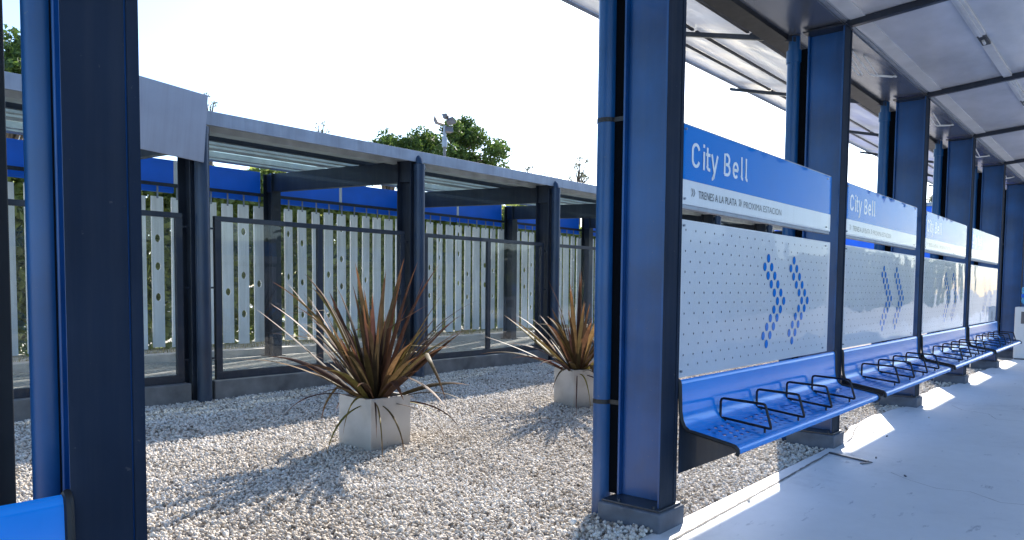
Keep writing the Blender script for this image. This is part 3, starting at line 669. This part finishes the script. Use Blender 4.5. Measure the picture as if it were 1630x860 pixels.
# slat screens with oval holes
def slat_mesh(x, w_, z0, z1, holes):
    m = MB(); n = 16; y = 0; zs = [z0]; 
    cur = z0
    holes = sorted(holes)
    for (hz, rx, rz) in holes:
        a, c = hz - rz - .02, hz + rz + .02
        if a > cur: m.add([(x, y, cur), (x + w_, y, cur), (x + w_, y, a), (x, y, a)], [(0, 1, 2, 3)])
        cx = x + w_ / 2; ring = [(cx + rx * math.cos(2 * math.pi * i / n), y, hz + rz * math.sin(2 * math.pi * i / n)) for i in range(n)]
        out = []
        for i in range(n):
            th = 2 * math.pi * i / n; dx, dz = math.cos(th), math.sin(th); hw, hh = w_ / 2, (c - a) / 2
            k = min(hw / abs(dx) if abs(dx) > 1e-6 else 9e9, hh / abs(dz) if abs(dz) > 1e-6 else 9e9)
            if i % (n // 4) == n // 8: px_, pz_ = math.copysign(hw, dx), math.copysign(hh, dz)
            else: px_, pz_ = dx * k, dz * k
            out.append((cx + px_, y, hz + pz_))
        m.add(ring + out, [(i, (i + 1) % n, n + (i + 1) % n, n + i) for i in range(n)])
        cur = c
    m.add([(x, y, cur), (x + w_, y, cur), (x + w_, y, z1), (x, y, z1)], [(0, 1, 2, 3)])
    T = .028; nv = len(m.v); m.v += [(a, b + T, c) for a, b, c in m.v]; m.f += [tuple(i + nv for i in f[::-1]) for f in m.f]
    for (hz, rx, rz) in holes:
        cx = x + w_ / 2; r1 = [(cx + rx * math.cos(2 * math.pi * i / n), 0, hz + rz * math.sin(2 * math.pi * i / n)) for i in range(n)]
        m.add(r1 + [(a, T, c) for a, b, c in r1], [(i, (i + 1) % n, n + (i + 1) % n, n + i) for i in range(n)])
    ZZ = 0
    m.add([(x, 0, z0), (x + w_, 0, z0), (x + w_, 0, z1), (x, 0, z1), (x, T, z0), (x + w_, T, z0), (x + w_, T, z1), (x, T, z1)], [(0, 1, 5, 4), (1, 2, 6, 5), (2, 3, 7, 6), (3, 0, 4, 7)])
    return m
def screen_slats(j):
    t = thing('slat_screen', 'pale vertical slats with oval holes ' + bays[j], 'slat screen', (XJ(j), 11.56, 0), group='vertical slat screens at the rear of the shelter')
    m = MB(); m.box(.10, DL - .10, -.06, -.02, 2.735, 2.785); m.build('top_rail', NAVY2, t)
    rnd = random.Random(40 + j); ns = 11; p = DL / ns
    for i in range(ns):
        w_ = .180; x = i * p + .03 + rnd.uniform(-.01, .01); zt = 2.58 + rnd.uniform(-.02, .01); zb = .26 + rnd.uniform(-.02, .03)
        hs = []; 
        if rnd.random() < .62:
            z = rnd.uniform(1.0, 1.5)
            for _ in range(rnd.randint(1, 3)):
                if z < 2.4: hs.append((z, .042, .062))
                z += rnd.uniform(.35, .75)
            if rnd.random() < .4: hs.append((rnd.uniform(.5, .8), .042, .062))
        sm_ = slat_mesh(x, w_, zb, zt, hs); an = R(rnd.uniform(-13, 13)); ca, sa = math.cos(an), math.sin(an); cx = x + w_ / 2; ll = rnd.uniform(-.006, .006)
        sm_.v = [(cx + (a - cx) * ca - (b - .014) * sa + ll * (c - zt), .014 + (a - cx) * sa + (b - .014) * ca, c) for a, b, c in sm_.v]
        o = sm_.build('slat', SLAT, t)
        MB().box(x + w_ / 2 - .012, x + w_ / 2 + .012, -.013, -.001, zt - .03, 2.7345).build('hanger', GALV, o)
    return t
for j in range(-2, 6): screen_slats(j)
rk = thing('rear_kerb', 'low pale kerb running along the foot of the slat screens', 'kerb', (0, 11.6, 0))
m = MB(); m.box(XJ(-2), XJ(6), .02, .32, -.05, .15); m.build('block', painted('rear_kerb_concrete', (0.5, 0.48, 0.44), .9, 0, .2, 5, .4), rk, .01)

# tilted grey sheet
t = thing('grey_sheet', 'plain tilted grey metal sheet hanging in front of the shelter fascia', 'sheet', (3.43, 7.6, 2.92)); t.rotation_euler.y = R(4.5)
m = MB(); m.box(-.56, .52, 0, .02, -.36, .345); m.build('plate', GALVP, t, .003)
for x in (-.42, .3): MB().box(x, x + .06, .021, .24, -.1, .1).build('mounting_arm', GALV, t)

# ------------------------------------------------------------ planters and flax
def planter(loc, rz, label):
    t = thing('planter', label, 'planter', loc, rz, group='square concrete planters')
    h = .20; m = MB(); wl = .03; H = .385
    vs = []
    for (q, z) in ((h, -.03), (h, H), (h - wl, H), (h - wl, .30)):
        vs += [(-q, -q, z), (q, -q, z), (q, q, z), (-q, q, z)]
    fs = []
    for k in range(3):
        for i in range(4): fs.append((k * 4 + i, k * 4 + (i + 1) % 4, (k + 1) * 4 + (i + 1) % 4, (k + 1) * 4 + i))
    fs.append((0, 1, 2, 3)); fs.append((12, 13, 14, 15)); m.add(vs, fs); m.build('pot', PLANTER, t, .006)
    m = MB(); q = h - wl - .001; n = 8
    vs = [(-q + 2 * q * i / n, -q + 2 * q * j / n, .345 + random.uniform(-.008, .008)) for i in range(n + 1) for j in range(n + 1)]
    m.add(vs, [(i * (n + 1) + j, i * (n + 1) + j + 1, (i + 1) * (n + 1) + j + 1, (i + 1) * (n + 1) + j) for i in range(n) for j in range(n)]); m.build('soil', SOIL, t)
planter((3.793, 4.66, 0), 0, 'nearer square concrete planter, left of the tall navy column')
planter((6.60, 4.66, 0), R(-22), 'farther square concrete planter, partly hidden by the tall navy column')
def flax(loc, seed, label, nb=100, scale=1.13):
    rnd = random.Random(seed); V = []; F = []; A = []
    def blade(az, el, L, wd, curve, r0, kink=None, twist=0):
        n = 11; d = Vector((math.cos(az) * math.cos(el), math.sin(az) * math.cos(el), math.sin(el)))
        p = Vector((math.cos(az) * r0, math.sin(az) * r0, .33)) ; side = Vector((-math.sin(az), math.cos(az), 0)); o = len(V)
        side = (Matrix.Rotation(twist, 3, d) @ side).normalized()
        e = el
        for i in range(n + 1):
            t = i / n; ww = wd * (0.62 + .9 * t if t < .4 else 0.98 * (1 - ((t - .4) / .6) ** 1.7) + .01)
            nn = side.cross(d).normalized(); fold = .34 * (1 - .5 * t)
            V.extend([p - side * ww + nn * ww * fold, p, p + side * ww + nn * ww * fold]); A.extend([t] * 3)
            if i < n:
                for k in range(2): F.append((o + i * 3 + k, o + i * 3 + k + 1, o + (i + 1) * 3 + k + 1, o + (i + 1) * 3 + k))
            e -= curve * (0.3 + 1.6 * t) / n
            if kink and abs(t - kink[0]) < .5 / n: e -= kink[1]
            d = Vector((math.cos(az) * math.cos(e), math.sin(az) * math.cos(e), math.sin(e)))
            p = p + d * (L / n)
    for i in range(nb):
        u = rnd.random(); az = rnd.uniform(0, 2 * math.pi)
        tilt = (u ** .8) * R(64)
        L = rnd.uniform(.5, 1.1) * (1.0 if tilt < R(45) else .92) * scale
        blade(az, R(90) - tilt, L, rnd.uniform(.017, .033), rnd.uniform(.05, .75) * (.4 + tilt), .02 + .07 * rnd.random() * (.3 + u), kink=(rnd.uniform(.45, .8), rnd.uniform(.4, 1.3)) if rnd.random() < .14 else None, twist=rnd.uniform(-.5, .5))
    for i in range(12):                      # withered leaves hanging over the rim
        az = rnd.uniform(0, 2 * math.pi) if i > 4 else R([215, 235, 250, 200, 290][i])
        blade(az, R(rnd.uniform(0, 28)), rnd.uniform(.55, .82) * scale, rnd.uniform(.007, .012), rnd.uniform(1.0, 1.6), .10, twist=rnd.uniform(-.9, .9))
    me = bpy.data.meshes.new('flax_plant'); me.from_pydata([tuple(v) for v in V], [], F); me.update(); me.materials.append(BLADE.m)
    a = me.attributes.new('along', 'FLOAT', 'POINT'); a.data.foreach_set('value', A)
    for p in me.polygons: p.use_smooth = True
    o = bpy.data.objects.new('flax_plant', me); COL.objects.link(o); o.location = loc
    return tag(o, label, 'plant', 'bronze flax plants in planters')
flax((3.78, 4.65, 0), 5, 'bronze and olive spiky flax growing in the nearer planter')
flax((6.56, 4.66, 0), 23, 'spiky bronze flax in the farther planter beside the tall column', 72, 1.16)

# ------------------------------------------------------------ vegetation
def leaf_quads(C, size, flat=0.0):
    n = len(C); q = np.array([(-.5, -.28, 0), (.5, -.28, 0), (.5, .28, 0), (-.5, .28, 0)], float)
    q = np.array([(-.55, 0, 0), (0, -.26, .05), (.55, 0, 0), (0, .26, .05)], float)
    V = q[None] * size[:, None, None]; V = np.einsum('nij,nkj->nki', rot_mats(n), V) + C[:, None, :]
    F = np.arange(n * 4).reshape(n, 4); return V.reshape(-1, 3), F
# hedge behind the slats
n = 120000; hx = rng.uniform(-2, 32, n); hy = 13.4 + rng.beta(1.3, 2.2, n) * .9 + .15 * np.sin(hx * 1.7); top = 3.35 + .25 * np.sin(hx * .9) + .12 * np.sin(hx * 3.1)
hz = .1 + (top - .1) * rng.uniform(0, 1, n) ** .8
clump = np.sin(hx * 5.1 + 2 * np.sin(hz * 4)) * np.sin(hz * 6.3 + hx) ; kp = clump > -2 * rng.uniform(0.2, 1.6, n) - .3
C = np.stack([hx, hy, hz], 1)[kp]; V, F = leaf_quads(C, rng.uniform(.11, .25, len(C)))
hd = thing('hedge', 'leafy green hedge growing behind the slat screens', 'hedge', (0, 0, 0))
o = np_mesh('foliage', V, F, HEDGE); o.parent = hd
for i in range(40):
    x = -1.5 + i * .83; MB().tube([(x, 13.95, 0), (x + random.uniform(-.1, .1), 14.0, 1.2), (x + random.uniform(-.3, .3), 14.0, 2.6)], [.03, .022, .008], 6).build('stem', BARK, hd)
# dry grass tufts
n = 5000; gx = rng.uniform(-1, 24, n); gy = 12.05 + rng.random(n) ** 1.5 * 1.3; kp = np.sin(gx * 2.1) * np.sin(gy * 5 + gx) > -.1
C = np.stack([gx, gy, np.full(n, .07)], 1)[kp]; n = len(C); hh = rng.uniform(.05, .16, n); a = rng.uniform(0, 6.28, n); ln = rng.uniform(-.05, .05, (n, 2))
V = np.stack([C + np.stack([np.cos(a) * .008, np.sin(a) * .008, 0 * a], 1), C - np.stack([np.cos(a) * .008, np.sin(a) * .008, 0 * a], 1), C + np.stack([ln[:, 0], ln[:, 1], hh], 1)], 1).reshape(-1, 3)
o = np_mesh('dry_grass', V, np.arange(n * 3).reshape(n, 3), GRASS); tag(o, 'dry yellow grass on the verge behind the slat screens', 'grass', kind='stuff')

def tree(loc, H, crown_r, trunk_h, nleaf, lsize, label, seed, lm=TREEL, squash=.85, group=None, clumps=46, spread=.26, name='tree'):
    rnd = random.Random(seed); g = np.random.default_rng(seed); t = thing(name, label, 'tree', loc, group=group)
    cz = H - crown_r * squash; m = MB(); m.tube([(0, 0, -.1), (.05, .02, trunk_h * .6), (0, .05, cz)], [.028 * H, .02 * H, .012 * H], 10); ctr = []
    for i in range(clumps):
        th = rnd.uniform(0, 6.283); ph = math.acos(rnd.uniform(-.75, 1)); rr = crown_r * (.45 + .5 * rnd.random() ** .6) * rnd.choice((.8, 1, 1, 1.1))
        c = Vector((rr * math.sin(ph) * math.cos(th), rr * math.sin(ph) * math.sin(th), cz + rr * squash * math.cos(ph))); ctr.append(c)
        m.tube([(0, .03, trunk_h * .8 + (cz - trunk_h * .8) * rnd.random()), tuple(c * .55 + Vector((0, 0, cz * .42))), tuple(c)], [.008 * H, .005 * H, .0015 * H], 5)
    m.build('trunk', BARK, t, smooth=True)
    ctr = np.array([tuple(c) for c in ctr]); idx = g.integers(0, len(ctr), nleaf); sz_ = crown_r * spread * g.uniform(.6, 1.25, len(ctr))
    d = g.normal(size=(nleaf, 3)); d /= np.linalg.norm(d, axis=1)[:, None]; d *= (g.random(nleaf) ** .45)[:, None]; C = ctr[idx] + d * sz_[idx][:, None] * (1, 1, .8)
    V, F = leaf_quads(C, g.uniform(.7, 1.3, nleaf) * lsize); o = np_mesh('crown', V, F, lm); o.parent = t
    return t
tree((25.9, 26.3, 0), 9.55, 2.9, 5, 26000, .17, 'broad green tree above the shelter roof behind the floodlight mast', 3, group='trees behind the shelter')
tree((23.3, 27.6, 0), 8.55, 1.6, 5, 7000, .15, 'small dark tree top left of the broad tree', 9, group='trees behind the shelter')
tree((8.3, 30.0, 0), 10.2, 2.4, 5, 16000, .2, 'bushy green tree at the far left between the dark posts', 14, group='trees behind the shelter')
for i, (x, y, h, l) in enumerate([(47.0, 38.4, 11.3, 'leftmost faint thin tree above the roof near the tall column'), (48.3, 37.5, 10.8, 'faint thin sapling second from the left above the roof'), (49.0, 36.8, 11.0, 'faint thin tree third above the roof, near the leafier one'), (49.4, 35.2, 12.1, 'thin leafier tree closest to the tall navy column'), (51.5, 33.2, 10.9, 'lowest thin tree touching the tall navy column')]):
    tree((x, y, 0), h, 1.0 if i != 3 else 1.15, 6, 420 if i != 3 else 1100, .14, l, 50 + i, THINL, 1.9, 'thin trees beyond the shelter', 16, .3)
tree((15.3, 29.2, 0), 9.0, .7, 5, 130, .13, 'wispy treetop beside the tilted grey sheet', 71, THINL, 1.3, 'thin trees beyond the shelter', 9, .3)
tree((20.6, 29.1, 0), 8.9, .6, 5, 110, .13, 'wispy treetop over the middle of the shelter fascia', 72, THINL, 1.2, 'thin trees beyond the shelter', 9, .3)

# unseen trees added across the tracks to darken reflections in the sign covers
n = 30000; ox = rng.uniform(-6, 110, n); top = 3.6 + 1.0 * np.sin(ox * .31) + .6 * np.sin(ox * .83 + 1); oz = top * rng.random(n) ** .7; oy = -15 - rng.uniform(0, 3, n) + .8 * np.sin(ox * .9 + oz)
V, F = leaf_quads(np.stack([ox, oy, oz], 1), rng.uniform(.35, .8, n)); o = np_mesh('reflection_trees', V, F, TREEL); tag(o, 'unseen wood added across the tracks to darken reflections in the sign covers', 'wood', kind='stuff')

# floodlight mast
t = thing('floodlight_mast', 'slim mast with a cluster of grey floodlights above the shelter roof', 'mast', (17.08, 17.47, 0))
m = MB(); m.tube([(0, 0, 0), (0, 0, 6.0)], [.07, .045], 12); m.build('pole', LAMPM, t, smooth=True)
m = MB(); m.tube([(0, 0, 5.72), (0, 0, 6.02)], .085, 14); m.tube([(0, 0, 6.02), (0, 0, 6.4)], .05, 10); m.build('collar', GALV, t, smooth=True)
def lamp(dx, dy, z, rz, tilt, sc):
    m = MB(); a, c = .17 * sc, .12 * sc
    m.add([(-a, -.03, -c), (a, -.03, -c), (a, -.03, c), (-a, -.03, c), (-a * .6, .13, -c * .6), (a * .6, .13, -c * .6), (a * .6, .13, c * .6), (-a * .6, .13, c * .6)], [(0, 1, 2, 3), (4, 7, 6, 5), (0, 4, 5, 1), (1, 5, 6, 2), (2, 6, 7, 3), (3, 7, 4, 0)])
    o = m.build('floodlight', LAMPM, t, .01); o.location = (dx, dy, z); o.rotation_euler = (tilt, 0, rz)
lamp(-.13, .12, 6.56, R(10), R(-30), 1.15); lamp(.15, -.15, 6.55, R(75), R(-35), 1.0); lamp(.05, .05, 6.70, R(200), R(20), .7); lamp(.10, -.1, 6.28, R(-20), R(-20), .8)

# far blue building
t = thing('blue_building', 'large flat blue building at the far end of the platforms', 'building', (45, 0, 0))
m = MB(); m.box(0, 8, 3.5, 17.6, -.1, 5.75); m.build('wall', BOARD, t, .02)
m = MB(); m.box(-.06, 8, 3.4, 17.66, 5.751, 5.95); m.build('roof_edge', GALV, t)
m = MB()
for y in (6.2, 9.0, 11.8, 14.6): m.box(-.012, -.001, y, y + .03, 0, 5.7)
m.box(-.012, -.001, 3.6, 17.5, 5.2, 5.24); m.build('panel_joints', NAVY2, t)
GL2 = painted('teal_glass', (0.10, 0.28, 0.34), 0.1, 0, .2, 1, 0, .5)
m = MB(); m.box(-.5, 2, 17.62, 18.7, 0, 5.9); m.build('stair_glass', GL2, t)
m = MB(); m.tube([(-.53, 17.65, 5.0), (-.53, 18.6, 5.8)], .05, 6); m.tube([(-.53, 17.65, 4.0), (-.53, 18.65, 4.9)], .05, 6); m.build('stair_rail', GALV, t)
tree((47.5, 8.8, 0), 6.9, .9, 4, 1200, .18, 'small shrub showing over the far blue building', 91, THINL, .8, None, 14, .35)

# water dispenser
t = thing('water_dispenser', 'white water dispenser with blue bottle at the right edge of the photo', 'water dispenser', (16.46, 1.88, 0))
m = MB(); m.box(0, .36, -.46, 0, .02, .965); m.build('cabinet', WHITEPL, t, .015)
m = MB(); m.box(.02, .34, -.44, -.02, .0, .0199); m.build('foot', BLACK, t)
m = MB(); m.box(-.004, -.0005, -.42, -.04, .08, .60); m.build('door', WHITE, t)
m = MB(); m.box(-.004, -.0005, -.36, -.10, .66, .88); m.build('tap_recess', LAMPM, t)
for y, mt in ((-.29, BOARD), (-.17, BLACK)):
    m = MB(); m.tube([(-.005, y, .84), (-.04, y, .83), (-.042, y, .80)], .01, 8); m.build('tap', mt, t)
m = MB(); pr = [(.03, .966), (.045, .99), (.10, 1.02), (.128, 1.05), (.13, 1.10), (.122, 1.115), (.13, 1.13), (.13, 1.21), (.122, 1.225), (.13, 1.24), (.13, 1.30), (.12, 1.325), (.06, 1.335), (.001, 1.335)]
m.lathe(pr, .18, -.20, 28); bo = m.build('bottle', BOTTLE, t, smooth=True)
m = MB(); m.lathe([(.132, 1.14), (.132, 1.20)], .18, -.20, 28); m.build('bottle_band', BOARD, bo)

# drain strip at the foot of the third column
t = thing('floor_strip', 'short dark steel strip lying on the platform by the second bench', 'strip', (5.83, 1.66, 0), R(-110.5))
m = MB(); m.box(-.165, .165, -.012, .012, .0012, .012); m.build('bar', NAVY2, t, .002)
m = MB(); m.box(.167, .19, -.10, .012, .0012, .008); m.build('hook_end', LAMPM, t)
# a few loose stones on the platform
P = np.array([(5.95, 1.50, .006), (7.0, 1.79, .006), (6.9, 1.66, .005), (4.2, 1.74, .006), (5.5, 1.2, .004), (8.2, 1.6, .005)])
for i, p in enumerate(P):
    V, F = stones(p[None] * (1, 1, 1), np.array([.011]))
    o = np_mesh('loose_stone', V - p, F, LAMPM if i % 2 == 0 else STONE); o.location = tuple(p)
    tag(o, ['small dark stone beside the steel strip on the platform', 'pale pebble on the sunlit patch past the first bench', 'dark pebble on the edge of the sunlit patch', 'pale pebble on the sunlit strip under the first bench', 'tiny dark pebble on the shaded platform', 'pale pebble on the platform by the third column'][i], 'stone', 'loose stones on the platform')
